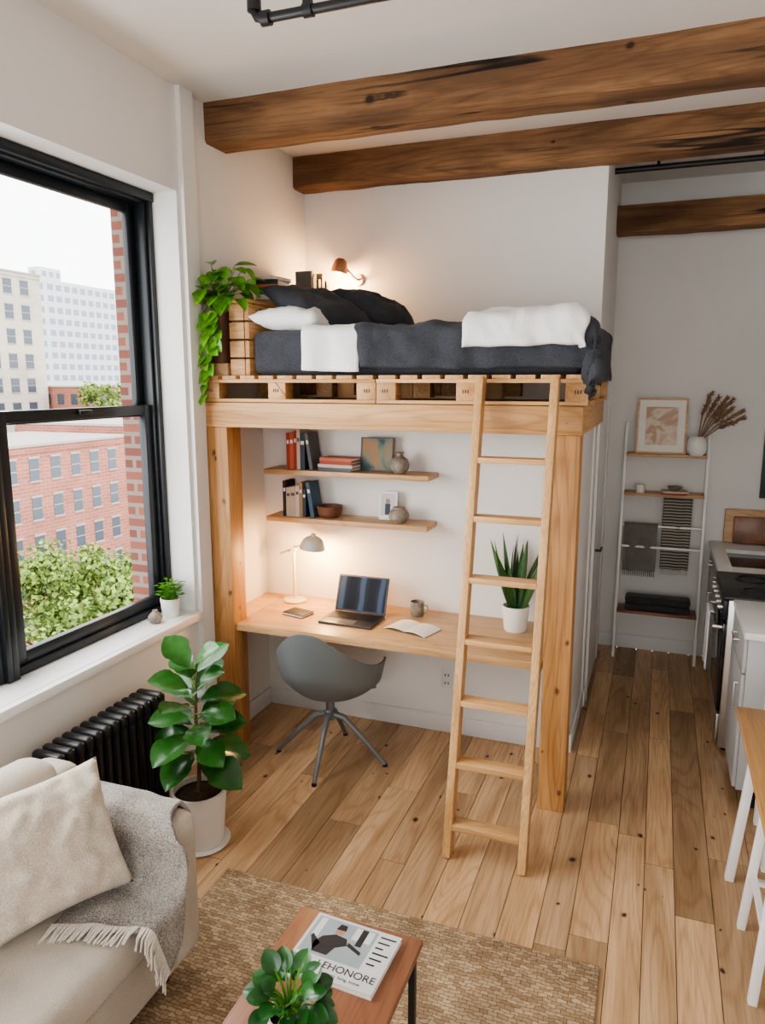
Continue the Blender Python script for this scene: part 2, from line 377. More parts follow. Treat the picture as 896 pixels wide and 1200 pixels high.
def window(name,units):
    b=MB(name); z0,z1=WZ0+.013,WZ1; zm=1.95
    xo,xi=-2.575,-2.475
    for (y0,y1) in units:
        b.box(FRAMEB,xo,xi,y0,y0+.05,z0,z1,bev=.004); b.box(FRAMEB,xo,xi,y1-.05,y1,z0,z1,bev=.004)
        b.box(FRAMEB,xo,xi,y0+.05,y1-.05,z1-.055,z1,bev=.004); b.box(FRAMEB,xo,xi,y0+.05,y1-.05,z0,z0+.04,bev=.004)
        b.box(FRAMEB,xi-.012,xi+.02,y0,y0+.03,z0,z1,bev=.003); b.box(FRAMEB,xi-.012,xi+.02,y1-.03,y1,z0,z1,bev=.003)
        b.box(FRAMEB,xi-.012,xi+.03,y0,y1,z1-.045,z1-.001,bev=.003)
        def sash(xa,xb,za,zb):
            b.box(FRAMEB,xa,xb,y0+.05,y0+.105,za,zb,bev=.003); b.box(FRAMEB,xa,xb,y1-.105,y1-.05,za,zb,bev=.003)
            b.box(FRAMEB,xa,xb,y0+.105,y1-.105,zb-.05,zb,bev=.003); b.box(FRAMEB,xa,xb,y0+.105,y1-.105,za,za+.055,bev=.003)
        sash(-2.565,-2.535,zm-.03,z1-.055); sash(-2.525,-2.49,z0+.04,zm+.03)
        b.box(FRAMEB,-2.488,-2.47,(y0+y1)/2-.04,(y0+y1)/2+.04,zm+.0,zm+.02,bev=.003)
    return b.done()
window('window_1',[(1.031,2.18),(2.181,3.259)]); window('added_window',[(-1.899,-.80),(-.799,.299)])  # second window is out of view, added for extra sky light
for i,(a,c) in enumerate(WIN):
    b=MB('windowsill' if i==0 else 'windowsill.%03d'%i); b.box(SILL,-2.579,XL,a+.001,c-.001,WZ0,WZ0+.012); b.box(SILL,XL+.0005,XL+.04,a-.03,c+.02,WZ0-.03,WZ0+.012,bev=.004); b.done()
def cbeam(name,x0,x1,y0,y1,z0,z1,seed):
    b=MB(name); n=90
    def nz(x,k): return noise.noise(V(x*1.6,k*5.3,seed))*.010+noise.noise(V(x*6,k*5.3,seed))*.005
    rings=[]
    for i in range(n+1):
        x=x0+(x1-x0)*i/n
        rings.append([b.bm.verts.new((x,y0+nz(x,1),z0+.014+nz(x,2))),b.bm.verts.new((x,y0+.014,z0+nz(x,3))),b.bm.verts.new((x,y1-.012,z0+nz(x,4))),b.bm.verts.new((x,y1,z0+.012+nz(x,5))),b.bm.verts.new((x,y1,z1)),b.bm.verts.new((x,y0+nz(x,6),z1))])
    fs=[]
    for a,c in zip(rings,rings[1:]):
        for k in range(6): fs.append(b.bm.faces.new([a[k],c[k],c[(k+1)%6],a[(k+1)%6]]))
    fs.append(b.bm.faces.new(rings[0])); fs.append(b.bm.faces.new(rings[-1][::-1])); b._tag(fs,BEAMW)
    return b.done(fix=True)
cbeam('ceiling_beam',XL,XR,3.53,3.745,3.325,ZC,1)
cbeam('ceiling_beam.001',XL,XK,4.53,YW,3.325,ZC,2)
cbeam('ceiling_beam.002',XM,XK,5.62,5.80,3.12,3.30,3)
b=MB('ceiling_pipe'); b.tube(BLACK,[(XM,5.2,3.42),(XK,5.2,3.42)],.018); 
for x in (-.1,.5): b.tube(BLACK,[(x,5.2,3.42),(x,5.2,ZC)],.01)
b.done()
b=MB('ceiling_pipe.001'); PX,PY,PZ=-1.47,2.60,3.395
b.tube(BLACK,[(PX,PY,ZC),(PX,PY,PZ+.03),(PX+.012,PY,PZ+.008),(PX+.04,PY,PZ),(-.2,PY,PZ),(1.8,PY,PZ)],.017,12)
b.cyl(BLACK,(PX,PY,PZ+.03),(PX,PY,PZ+.065),.026); b.cyl(BLACK,(PX+.03,PY,PZ),(PX+.065,PY,PZ),.026); b.cyl(BLACK,(PX+.20,PY,PZ),(PX+.235,PY,PZ),.024)
b.box(BLACK,PX+.2,PX+.23,PY-.012,PY+.012,PZ+.01,ZC); b.box(BLACK,-.5,-.47,PY-.012,PY+.012,PZ+.01,ZC)
b.done()
# ---------------------------------------------------------------- loft bed
bed=empty('loft_bed')
b=MB('frame'); 
b.box(PINEZ,-2.305,-2.165,3.41,3.55,0,1.86,bev=.004); b.box(PINEZ,-.452,-.325,3.41,3.54,0,1.86,bev=.004)
b.box(PINEX,-2.305,-.318,3.395,3.45,1.86,1.99,bev=.004)
b.box(PINEY,-.372,-.318,3.452,4.66,1.86,1.99,bev=.004)
b.box(PINEX,-2.305,-.375,4.60,4.66,1.86,1.99,bev=.004)
for x in [-2.2,-1.75,-1.3,-.85]: b.box(PINEY,x,x+.045,3.452,4.60,1.88,1.985)
b.box(PINEX,-2.3,-.376,3.46,4.59,1.986,1.991)
b.done(bed)
b=MB('pallet_base')
for (px0,px1) in [(-2.30,-1.31),(-1.305,-.30)]:
    b.box(PINEX,px0,px1,3.40,3.49,1.993,2.010,bev=.002); b.box(PINEX,px0,px1,3.40,3.49,2.093,2.111,bev=.002)
    b.box(PINEX,px0,px1,4.55,4.64,2.093,2.111); b.box(PINEX,px0,px1,3.98,4.07,2.093,2.111)
    W=px1-px0
    for yy in (3.403,3.98,4.55):
        for f0,wd in ((0,.1),(.40,.10),(.9,.1)):
            xx=px0+f0*W; b.box(PINEY,xx,xx+wd,yy,yy+.085,2.010,2.093,bev=.002)
    for bx in (px0+.03,px0+.43*W,px1-.06):
        for k in range(3): b.box(BARK,bx+k*.012,bx+k*.012+.007,3.4022,3.403,2.045,2.062)
    nb=9
    for i in range(nb):
        w=W/nb; b.box(PINEY,px0+i*w+.012,px0+(i+1)*w-.012,3.40,4.65,2.111,2.130,bev=.002)
for y in [3.5+k*.125 for k in range(9)]: b.box(PINEX,-.385,-.30,y,y+.09,1.993,2.010)
b.done(bed)
b=MB('mattress'); b.box(CHAR,-2.03,-.33,3.46,4.60,2.131,2.36,bev=.05,seg=4); b.done(bed)
def fold(d,r=.045):
    a=min(d/r,pi/2); return r*math.sin(a), r*(1-math.cos(a))+max(0,d-r*pi/2)
def cloth(name,mat,x0,xe,ex,yb,ye,dy,top,th,amp,seed,nu=110,nv=80,parent=None,hem=0,freq=5,puffy=0):
    b=MB(name)
    def fn(u,v):
        U=x0+(xe+ex-x0)*u; Y=yb-(yb-(ye-dy))*v
        du=max(0,U-xe); dv=max(0,ye-Y)
        hx,_=fold(du); hy,_=fold(dv)
        _,dz=fold(math.hypot(du,dv))
        x=min(U,xe)+hx; y=max(Y,ye)-hy; z=top-dz
        p=V(U*freq,Y*freq*.8,seed)
        w=(noise.noise(p)+.5*noise.noise(p*2.3)+.9*(.25-abs(noise.noise(V(U*freq*1.1+Y*freq*.9,Y*freq*.5-U*freq*.4,seed+4)))))*amp
        k=min(1,math.hypot(du,dv)/.1)
        if puffy:
            e=min(1,min(u,1-u)/.12,min(v,1-v)/.10); z+=puffy*math.sqrt(max(0,1-(1-e)**2))*(1-k); y-=puffy*.6*k*math.sqrt(max(0,1-(1-e)**2))
        z+=w*(1-.75*k)+ (noise.noise(V(U*3,0,seed))*hem*k)
        pl=math.sin(U*26+3*noise.noise(V(U*2,1,seed)))*.010*min(1,dv/.15)
        pl2=math.sin(Y*22+3*noise.noise(V(Y*2,1,seed)))*.014*min(1,du/.12)
        y-=abs(w)*.9*min(1,dv/.06)+.012*min(1,dv/.05)+pl+.006*min(1,dv/.1); x+=abs(w)*1.0*min(1,du/.06)+pl2*.8
        return (x,y,z)
    b.grid(mat,fn,nu,nv,-th)
    o=b.done(parent,smooth=180); return o
cloth('duvet',CHAR,-1.48,-.34,.30,4.58,3.46,.235,2.375,.03,.032,3.1,parent=bed,hem=.012,freq=4.2)
cloth('folded_sheet',WLIN,-1.70,-1.39,0,4.58,3.452,.25,2.378,.022,.014,7.7,nu=20,parent=bed,hem=.008)
cloth('white_blanket',WLIN,-.87,-.37,.07,4.25,3.435,.17,2.402,.030,.030,1.2,nu=60,parent=bed,hem=.012,freq=5,puffy=.030)
b=MB('pillow'); b.pillow(WLIN,rotM((-1.84,3.70,2.42),.05,.05),.38,.56,.14,seed=1); b.done(bed,smooth=180)
b=MB('pillow_charcoal'); b.pillow(CHAR,rotM((-1.79,3.82,2.495),-.25,.48),.41,.60,.16,seed=2); b.done(bed,smooth=180)
b=MB('pillow_charcoal_back'); b.pillow(CHAR,rotM((-1.66,4.30,2.52),-.1,.50),.40,.52,.18,seed=5); b.done(bed,smooth=180)
b=MB('headboard')
for i,z in enumerate([2.131,2.225,2.32,2.415]):
    b.box(PINEY,-2.06,-2.035,3.45,4.62,z,z+.085,bev=.003)
    b.box(PINEX,-2.15,-2.062,3.445,3.47,z,z+.085,bev=.003)
b.box(PINEY,-2.155,-2.03,3.44,4.63,2.502,2.522,bev=.003)
b.box(PINEZ,-2.15,-2.062,4.55,4.62,2.131,2.50); b.done(bed)
HT=2.523
lad=MB('ladder')
def ladp(x,z): return V(x,2.90+.2123*z,z)
for x in (-.772,-.437): lad.bar(LADZ,ladp(x,0),ladp(x,2.12),.036,.07,bev=.004,up=V(1,0,0).cross(V(0,.2123,1)).normalized()*-1)
for z in (.14,.41,.68,.95,1.22,1.49,1.75):
    p=ladp(0,z); lad.box(LADX,-.754,-.455,p.y-.035,p.y+.045,z-.013,z+.013,bev=.003)
lad.done()
# ---------------------------------------------------------------- desk + shelves
b=MB('desk'); b.box(DESK,-2.164,-.46,3.43,4.049,.715,.757,bev=.004); b.box(DESK,-2.308,-2.164,3.552,4.049,.715,.757)
b.box(DESK,-2.30,-2.27,3.6,4.03,.66,.714); b.box(DESK,-2.15,-.5,4.015,4.035,.66,.714); b.done()
b=MB('wall_shelf'); b.box(SHELFW,-2.20,-1.17,3.85,YN,1.555,1.585,bev=.003); b.done()
b=MB('wall_shelf.001'); b.box(SHELFW,-2.19,-1.175,3.85,YN,1.27,1.30,bev=.003); b.done()
def books_v(name,x,y,z,n,hs=(.15,.21),d=.14,axis='x',seed=0,pal=None):
    rr=random.Random(seed); b=MB(name); c=x if axis=='x' else y
    for i in range(n):
        w=rr.uniform(.018,.032); h=rr.uniform(*hs); m=(pal or BKC)[i%len(pal or BKC)]; dd=d*rr.uniform(.85,1)
        M=Matrix.Identity(4)
        if axis=='x':
            if i==n-1: M=rotM((c+.03,0,z))@Matrix.Rotation(-.15,4,'Y')@Matrix.Translation((-c-.0,0,-z))
            b.box(m,c,c+.003,y,y+dd,z,z+h,M=M);b.box(m,c+w-.003,c+w,y,y+dd,z,z+h,M=M); b.box(m,c+.003,c+w-.003,y,y+.003,z,z+h,M=M); b.box(PAPER,c+.003,c+w-.003,y+.003,y+dd-.004,z+.004,z+h-.004,M=M)
            b.box(PAPER if m not in (BKC[3],BKC[7]) else BKC[8],c+.004,c+w-.004,y-.0006,y,z+h*.7,z+h*.8,M=M)
        else:
            b.box(m,x,x+dd,c,c+.003,z,z+h);b.box(m,x,x+dd,c+w-.003,c+w,z,z+h); b.box(m,x+dd-.003,x+dd,c+.003,c+w-.003,z,z+h); b.box(PAPER,x+.004,x+dd-.003,c+.003,c+w-.003,z+.004,z+h-.004)
        c+=w+.001
    return b.done()
def books_h(name,x,y,z,n,w=.2,d=.14,rz=0,seed=0,t=(.012,.025)):
    rr=random.Random(seed); b=MB(name); zz=z
    for i in range(n):
        h=rr.uniform(*t); ww=w*rr.uniform(.85,1); dd=d*rr.uniform(.85,1); m=BKC[(rr.randrange(5)*2+i)%10]; M=rotM((x,y,zz),rz+rr.uniform(-.12,.12))
        b.box(m,-ww/2,ww/2,-dd/2,dd/2,0,.003,M=M); b.box(m,-ww/2,ww/2,-dd/2,dd/2,h-.003,h,M=M); b.box(m,-ww/2,ww/2,-dd/2,-dd/2+.003,.003,h-.003,M=M); b.box(PAPER,-ww/2+.004,ww/2-.004,-dd/2+.003,dd/2-.004,.003,h-.003,M=M)
        zz+=h+.0005
    b.done(); return zz
books_v('shelf_books',-2.06,3.88,1.586,6,(.19,.235),pal=[BKC[0],BKC[9],BKC[0],BKC[3],BKC[1],BKC[8]],seed=3)
books_h('stacked_books',-1.74,3.95,1.586,4,.23,.15,0,5,(.014,.022))
books_v('shelf_books.001',-2.09,3.88,1.301,7,(.17,.215),pal=[BKC[4],BKC[3],BKC[3],BKC[7],BKC[6],BKC[1],BKC[2]],seed=8)
def artmat(name,c0,c1,c2,scale=6):
    m,nt,bs=_new(name); tc=N(nt,'ShaderNodeTexCoord'); w=N(nt,'ShaderNodeTexNoise',Scale=scale,Detail=2.0,Distortion=1.0); nt.links.new(tc.outputs['Object'],w.inputs['Vector'])
    r=ramp(nt,w.outputs['Fac'],[(.4,c0),(.5,c1),(.6,c2)]); nt.links.new(r.outputs['Color'],bs.inputs['Base Color']); bs.inputs['Roughness'].default_value=.7; return m
ART1=artmat('art_landscape',(.04,.10,.11),(.22,.22,.16),(.36,.20,.10),5)
ART2=artmat('art_abstract',(.62,.48,.36),(.72,.64,.54),(.52,.36,.26),6)
def frame(name,cx,y,z,w,h,fw,fm,pm,am,mar,lean=.12):
    b=MB(name); M=rotM((cx,y,z),0,0,-lean)
    b.box(fm,-w/2,w/2,0,.015,0,fw,M=M);b.box(fm,-w/2,w/2,0,.015,h-fw,h,M=M);b.box(fm,-w/2,-w/2+fw,0,.015,fw,h-fw,M=M);b.box(fm,w/2-fw,w/2,0,.015,fw,h-fw,M=M)
    b.box(pm,-w/2+fw,w/2-fw,.006,.012,fw,h-fw,M=M); b.box(am,-w/2+fw+mar,w/2-fw-mar,.004,.0058,fw+mar,h-fw-mar,M=M)
    return b.done()
frame('small_painting',-1.525,3.97,1.586,.20,.195,.006,BKC[8],BKC[6],ART1,.001)
b=MB('stoneware_vase'); b.lathe(STONE,(-1.365,3.93,1.586),[(0,0),(.032,0),(.052,.025),(.056,.05),(.045,.08),(.022,.095),(.018,.105),(.026,.118),(.02,.116),(.014,.10),(0,.098)]); b.done()
b=MB('wooden_bowl'); b.lathe(TERRA,(-1.81,3.94,1.301),[(0,0),(.05,0),(.07,.02),(.078,.07),(.072,.07),(.062,.025),(0,.012)]); b.done()
b=MB('photo_card'); M=rotM((-1.455,3.975,1.301),0,0,-.12)
b.box(PAPER,-.055,.055,0,.006,0,.165,M=M); b.box(plain('photo_sky',(.50,.53,.54),.6),-.046,.046,-.0006,0,.025,.155,M=M); b.box(BKC[1],-.018,.014,-.0012,-.0007,.03,.095,M=M); b.lathe(BKC[6],(0,0,0),[(0,0),(.012,.004),(.014,.014),(.010,.026),(0,.03)],10,M@Matrix.Translation((-.002,-.002,.095))@Matrix.Scale(.1,4,(0,1,0)))
b.done()
b=MB('stoneware_pot'); b.lathe(STONE,(-1.365,3.92,1.301),[(0,0),(.035,0),(.058,.025),(.06,.045),(.045,.075),(.033,.082),(.035,.09),(.028,.088),(.0,.07)]); b.done()
b=MB('wall_outlet'); b.box(TRIMW,-1.135,-1.065,YN-.006,YN,.28,.40,bev=.002); 
for ox in (-1.113,-1.093):
    for oz in (.305,.355): b.box(BLACK,ox,ox+.006,YN-.0066,YN-.006,oz,oz+.015)
b.done()
GLOW=emis('bulb_warm',(1,.72,.4),24)
b=MB('desk_lamp'); lx,ly=-2.05,3.93; zt=.7575
b.lathe(CREAM,(lx,ly,zt),[(0,0),(.07,0),(.072,.008),(.066,.014),(.012,.018),(0,.018)])
b.tube(CREAM,[(lx,ly,zt+.015),(lx,ly,1.09)],.009)
b.tube(CREAM,[(lx-.095,ly+.0,1.05),(lx,ly,1.09),(lx+.13,ly-.04,1.15)],.008)
b.cyl(CREAM,(lx,ly-.015,1.088),(lx,ly+.015,1.088),.018)
SM=rotM((-1.895,3.875,1.145),0,.12)
b.lathe(SAGE,(0,0,0),[(.012,.045),(.034,.042),(.058,.025),(.072,-.005),(.077,-.032),(.074,-.032),(.069,-.005),(.054,.022),(.012,.038)],M=SM)
b.lathe(SAGE,(0,0,0),[(0,.065),(.014,.062),(.016,.04),(.0,.038)],M=SM)
b.lathe(GLOW,(0,0,0),[(0,.03),(.015,.02),(.024,0),(.018,-.018),(0,-.026)],M=SM); b.done()
def light(name,kind,loc,energy,color,size=.05,rot=None,sy=None):
    l=bpy.data.lights.new(name,kind); l.energy=energy; l.color=color
    if kind=='AREA':
        l.size=size
        if sy: l.shape='RECTANGLE'; l.size_y=sy
    else: l.shadow_soft_size=size
    o=bpy.data.objects.new(name,l); o.location=loc
    if rot: o.rotation_euler=rot
    COL.objects.link(o); return o
light('desk_lamp_light','POINT',(-1.892,3.875,1.09),18,(1,.56,.24),.03)
lp=MB('laptop'); M=rotM((-1.57,3.70,.7575),-.03)
lp.box(GREYM,-.16,.16,-.11,.11,0,.014,bev=.003,M=M); lp.box(BLACK,-.14,.14,-.02,.09,.0142,.0155,M=M); lp.box(plain('trackpad',(.16,.16,.17),.3),-.05,.05,-.10,-.035,.0142,.015,M=M)
M2=rotM((-1.57,3.70,.7575),-.03)@Matrix.Translation((0,.11,.014))@Matrix.Rotation(-.33,4,'X')
lp.box(GREYM,-.16,.16,0,.006,0,.215,bev=.002,M=M2)
m,nt,bs=_new('screen_dark'); tc=N(nt,'ShaderNodeTexCoord'); w=N(nt,'ShaderNodeTexWave',Scale=2.5,Distortion=1.5); nt.links.new(tc.outputs['Object'],w.inputs['Vector']); r=ramp(nt,w.outputs['Fac'],[(.2,(.004,.006,.012)),(.75,(.012,.018,.035)),(.95,(.05,.08,.14))]); nt.links.new(r.outputs['Color'],bs.inputs['Base Color']); bs.inputs['Roughness'].default_value=.3; bs.inputs['Specular IOR Level'].default_value=.1
lp.box(m,-.15,.15,-.0008,-.0002,.012,.205,M=M2); lp.done()
b=MB('notebook'); M=rotM((-1.91,3.70,.7575),-.25); b.box(BKC[1],-.075,.075,-.055,.055,0,.003,M=M); b.box(PAPER,-.073,.073,-.053,.053,.003,.012,M=M); b.box(BKC[4],-.075,.075,-.055,.055,.012,.016,bev=.001,M=M); b.done()
b=MB('open_book')
M=rotM((-1.20,3.68,.7578),-.28)
b.box(BKC[6],-.137,.137,-.085,.085,0,.002,M=M)
for sgn in (-1,1):
    b.grid(PAPER,lambda u,v,sgn=sgn: M@V(sgn*u*.135,(-.083+.166*v)*sgn,.004+.014*math.sin(pi*min(1,u*.85+.15))**.8),12,4,.003)
b.done()
def mug(name,x,y,z,m,r=.04,h=.085):
    b=MB(name); b.lathe(m,(x,y,z),[(0,0),(r*.85,0),(r,.012),(r,h),(r*.9,h),(r*.88,.02),(0,.015)])
    b.tube(m,[(x+r*.9,y,z+h*.8),(x+r+.02,y,z+h*.75),(x+r+.026,y,z+h*.45),(x+r+.015,y,z+h*.22),(x+r*.9,y,z+h*.2)],.005,8); return b.done()
mug('coffee_mug',-1.25,3.92,.7575,STONE)
def pot(b,m,x,y,z,r,h,taper=.8):
    b.lathe(m,(x,y,z),[(0,0),(r*taper*.95,0),(r*taper,.006),(r,h-.01),(r,h),(r*.9,h),(r*.88,h-.02),(r*.85,h-.03)])
    b.lathe(SOIL,(x,y,z),[(r*.88,h-.025),(r*.5,h-.018),(0,h-.015)])
b=MB('snake_plant'); px,py=-.67,3.87; pot(b,WHITEP,px,py,.7575,.075,.14,.82)
rr=random.Random(4)
for i in range(22):
    a=rr.uniform(0,2*pi); r=rr.uniform(.0,.045); t=rr.uniform(.05,.45); L=rr.uniform(.24,.44)
    b.leaf(SNAK,(px+r*math.cos(a),py+r*math.sin(a),.87),(math.cos(a)*t,math.sin(a)*t,1),(math.cos(a+1.2),math.sin(a+1.2),.1),L,.052,'sword',curl=rr.uniform(-.05,.08),fold=.25)
b.done()
# ---------------------------------------------------------------- desk chair
ch=empty('desk_chair'); cx,cy=-1.62,3.50
b=MB('shell'); DZ=-.03
def shell(u,v):
    th=-.35+ (pi+.7)*u; ang=th+pi
    back=math.exp(-((u-.5)/.21)**2)
    rim=.175+.235*back
    prof=min(1,v*1.6); up=max(0,(v-.35)/.65)
    rx=.25*prof**.7+.045*up; ry=.24*prof**.7+.035*up+ .05*up*back
    z=.445+DZ+.015*prof**3+ rim*up**1.25
    return (cx+rx*math.cos(ang), cy+.02+ry*math.sin(ang), z)
b.grid(CHAIRG,shell,48,22,-.012)
def front(u,v):
    th=-.35-(pi-.7)*u; ang=th+pi
    prof=min(1,v*1.6) if v<.625 else 1
    rx=.25*prof**.7; ry=.24*prof**.7
    dr=max(0,(v-.6)/.4); edge=math.sin(pi*u)
    return (cx+rx*math.cos(ang)*(1-.02*dr), cy+.02+ry*math.sin(ang), .445+DZ+.015*prof**3*(1-edge)-.02*dr*edge)
b.grid(CHAIRG,front,30,16,.012)
b.done(ch,smooth=60,fix=True)
b=MB('base'); b.tube(CHAIRL,[(cx,cy,.25),(cx,cy,.425)],[.022,.026],16); b.cyl(CHAIRL,(cx,cy,.40),(cx,cy,.412),.09)
b.lathe(CHAIRL,(cx,cy,.24),[(0,0),(.03,.005),(.032,.05),(.02,.065),(0,.065)])
for dx,dy in ((-.315,-.03),(.035,-.29),(.315,.03),(-.035,.29)):
    b.tube(CHAIRL,[(cx+dx*.05,cy+dy*.05,.275),(cx+dx*.25,cy+dy*.25,.26),(cx+dx*.6,cy+dy*.6,.15),(cx+dx,cy+dy,.012)],[.018,.017,.014,.012],10)
    b.cyl(BLACK,(cx+dx,cy+dy,0),(cx+dx,cy+dy,.012),.014)
b.done(ch)
# ---------------------------------------------------------------- bed accessories
books_h('headboard_books',-2.075,3.80,HT,6,.14,.20,0,11,(.018,.028))
books_v('headboard_books.001',-2.15,4.22,HT,9,(.20,.26),.115,'y',seed=21,pal=[BKC[8],BKC[6],BKC[7],BKC[4],BKC[3]])
b=MB('wall_lamp'); b.cyl(BRASS,(-1.92,YW,2.76),(-1.92,YW-.02,2.76),.035); b.tube(BRASS,[(-1.92,YW-.02,2.76),(-1.92,YW-.09,2.77),(-1.96,YW-.12,2.82)],.007)
SM=rotM((-2.0,YW-.13,2.83),0,0,0)@Matrix.Rotation(.2,4,'Y')
b.lathe(BRASS,(0,0,0),[(0,.055),(.02,.055),(.038,.04),(.05,0),(.056,-.035),(.052,-.035),(.045,0),(.03,.03),(0,.045)],M=SM)
b.lathe(GLOW,(0,0,0),[(0,.02),(.02,.01),(.028,-.01),(.02,-.034),(0,-.042)],M=SM); b.done()
light('wall_lamp_light','POINT',(-2.005,YW-.14,2.755),18,(1,.56,.24),.03)
# pothos
b=MB('potted_pothos'); px,py=-2.235,3.50
b.box(SHELFW,px-.06,px+.07,py-.06,py+.07,2.131,2.195,bev=.003)
pot(b,TERRA,px,py,2.196,.06,.27,.8)
rr=random.Random(9)
for i in range(64):
    a=rr.uniform(-2.9,.7); el=rr.uniform(-.5,1.3); r=rr.uniform(.06,.18)
    c=V(px+.025+r*math.cos(a)*math.cos(el)*1.0,py+r*math.sin(a)*math.cos(el),2.55+r*math.sin(el)*1.0)
    c.x=max(c.x,-2.27)
    d=V(math.cos(a),math.sin(a),rr.uniform(-.9,.2))
    b.tube(POTH,[(px,py,2.45),(Vector((px,py,2.49))+c)/2+V(0,0,.02),c],.002,5)
    L=rr.uniform(.075,.12)
    if c.x+d.normalized().x*L< -2.28: d.x=abs(d.x)
    b.leaf(POTH,c,d,(d.x*.3,d.y*.3-.3,1),L,L*.78,'heart',curl=rr.uniform(.1,.4),fold=.2,n=6)
for vi,(sx,ln) in enumerate([(-.02,.42),(.01,.30),(.05,.16)]):
    pts=[V(px,py,2.46),V(px+sx,py-.08,2.5),V(px+sx*1.1,py-.125,2.45)]
    for k in range(1,9): pts.append(V(px+sx*1.1+.014*math.sin(k*1.3+vi),py-.13-.004*(k%2),2.45-ln*k/8))
    b.tube(POTH,pts,.0025,5)
    for k in range(2,len(pts)):
        d=V(rr.uniform(-.35,.9) if k%2 else rr.uniform(-.8,.1),-rr.uniform(.3,1),-rr.uniform(.3,1.2)); L=rr.uniform(.055,.085)
        b.leaf(POTH,pts[k],d,(0,-1,.5),L,L*.78,'heart',curl=.2,fold=.2,n=6)
b.done()
b=MB('potted_herb'); px,py=-2.39,3.15; pot(b,WHITEP,px,py,.862,.052,.10,.85)
for i in range(80):
    a=rr.uniform(0,2*pi); r=rr.uniform(.0,.06); z=.96+rr.uniform(0,.085); c=V(px+r*math.cos(a),py+r*math.sin(a),z)
    b.tube(POTH,[(px+r*.3*math.cos(a),py+r*.3*math.sin(a),.95),c],.0015,4)
    b.leaf(POTH,c,(math.cos(a),math.sin(a),.35),(0,0,1),rr.uniform(.03,.05),.024,'ovate',.2,.15,4)
b.done()
b=MB('bud_vase'); b.lathe(STONE,(-2.39,3.02,.862),[(0,0),(.022,0),(.037,.02),(.037,.037),(.022,.055),(.013,.06),(.013,.07),(.009,.07),(0,.05)]); b.done()
# ---------------------------------------------------------------- radiator
b=MB('radiator'); y=2.05; n=13; dy=.052; TZ=.665
for i in range(n):
    yc=y+i*dy
    for xx in (-2.225,-2.17,-2.115):
        b.tube(RADB,[(xx,yc,.10),(xx,yc,.13),(xx,yc,TZ-.065),(xx,yc,TZ-.03)],[.012,.018,.018,.012],10)
    b.box(RADB,-2.245,-2.095,yc-.0215,yc+.0215,.07,.135,bev=.018,seg=3); b.box(RADB,-2.245,-2.095,yc-.0215,yc+.0215,TZ-.07,TZ,bev=.018,seg=3)
b.cyl(RADB,(-2.17,y,.10),(-2.17,y+(n-1)*dy,.10),.02); b.cyl(RADB,(-2.17,y,TZ-.035),(-2.17,y+(n-1)*dy,TZ-.035),.02)
for yc in (y,y+(n-1)*dy):
    for xx in (-2.225,-2.115): b.cyl(RADB,(xx,yc,0),(xx,yc,.09),.014,.018)
b.tube(RADB,[(-2.17,y+(n-1)*dy+.02,.10),(-2.17,y+(n-1)*dy+.07,.10),(-2.17,y+(n-1)*dy+.07,0)],.012)
b.done()
# ---------------------------------------------------------------- fiddle leaf fig
b=MB('fiddle_leaf_fig'); px,py=-1.87,2.60; pot(b,WHITEP,px,py,0.012,.125,.255,.85)
b.lathe(WHITEP,(px,py,0),[(0,0),(.125,0),(.135,.012),(.12,.014),(0,.012)])
tr=[V(px,py,.23),V(px+.01,py,.4),V(px-.005,py+.01,.6),V(px+.01,py,.76),V(px+.015,py,.82)]
b.tube(BARK,tr,[.011,.009,.008,.006,.004],8)
rr=random.Random(14)
for i in range(27):
    t=i/26; z=.42+.42*t; a=i*2.4+rr.uniform(-.3,.3)
    tilt=-.15+1.1*t**1.4+rr.uniform(-.15,.2); L=rr.uniform(.18,.235)*(1-.25*t)
    base=V(px,py,z)
    d=V(math.cos(a)*math.cos(tilt),math.sin(a)*math.cos(tilt),math.sin(tilt))
    if px+d.x*L<-2.06 and z<.72: d.x*=.3
    q=base+d*.03; b.tube(POTH,[base,q],.003,5)
    b.leaf(PHIL,q,d,(0,-.45,1),L,L*.76,'fiddle',curl=rr.uniform(.1,.45),fold=.2,n=9)
b.done()
# ---------------------------------------------------------------- sofa
so=empty('sofa'); SX=-1.415
b=MB('body')
b.box(SOFAF,-2.075,SX-.02,.10,1.95,.10,.30,bev=.03,seg=4)
b.box(SOFAF,-2.075,-1.89,.10,1.95,.28,.74,bev=.05,seg=5)
b.box(SOFAF,-2.05,SX,1.81,1.97,.11,.645,bev=.055,seg=6)
b.box(SOFAF,-2.05,SX,.09,.255,.11,.645,bev=.055,seg=6)
for x in (-2.0,-1.52):
    for y in (.17,1.86): b.cyl(BLACK,(x,y,0.0135),(x,y,.11),.018,.022)
b.done(so)
def puff(name,mat,x0,x1,y0,y1,z0,z1,parent,bev=.05,puffz=.02,seed=0,puffx=0):
    b=MB(name); b.box(mat,x0,x1,y0,y1,z0,z1,bev=bev,seg=5)
    bmesh.ops.subdivide_edges(b.bm,edges=[e for e in b.bm.edges if e.calc_length()>.15],cuts=8,use_grid_fill=True)
    for v in b.bm.verts:
        u=(v.co.x-x0)/(x1-x0); w=(v.co.y-y0)/(y1-y0); q=(v.co.z-z0)/(z1-z0)
        if q>.6: v.co.z+=puffz*math.sin(pi*u)*math.sin(pi*w)+noise.noise(v.co*6+V(seed,0,0))*.006
        if u>.6: v.co.x+=puffx*math.sin(pi*q)*math.sin(pi*w)
    return b.done(parent,smooth=180)
puff('seat_cushion',SOFAF,-1.90,SX+.015,1.03,1.81,.30,.44,so)
puff('seat_cushion_front',SOFAF,-1.90,SX+.015,.25,1.025,.30,.44,so,seed=3)
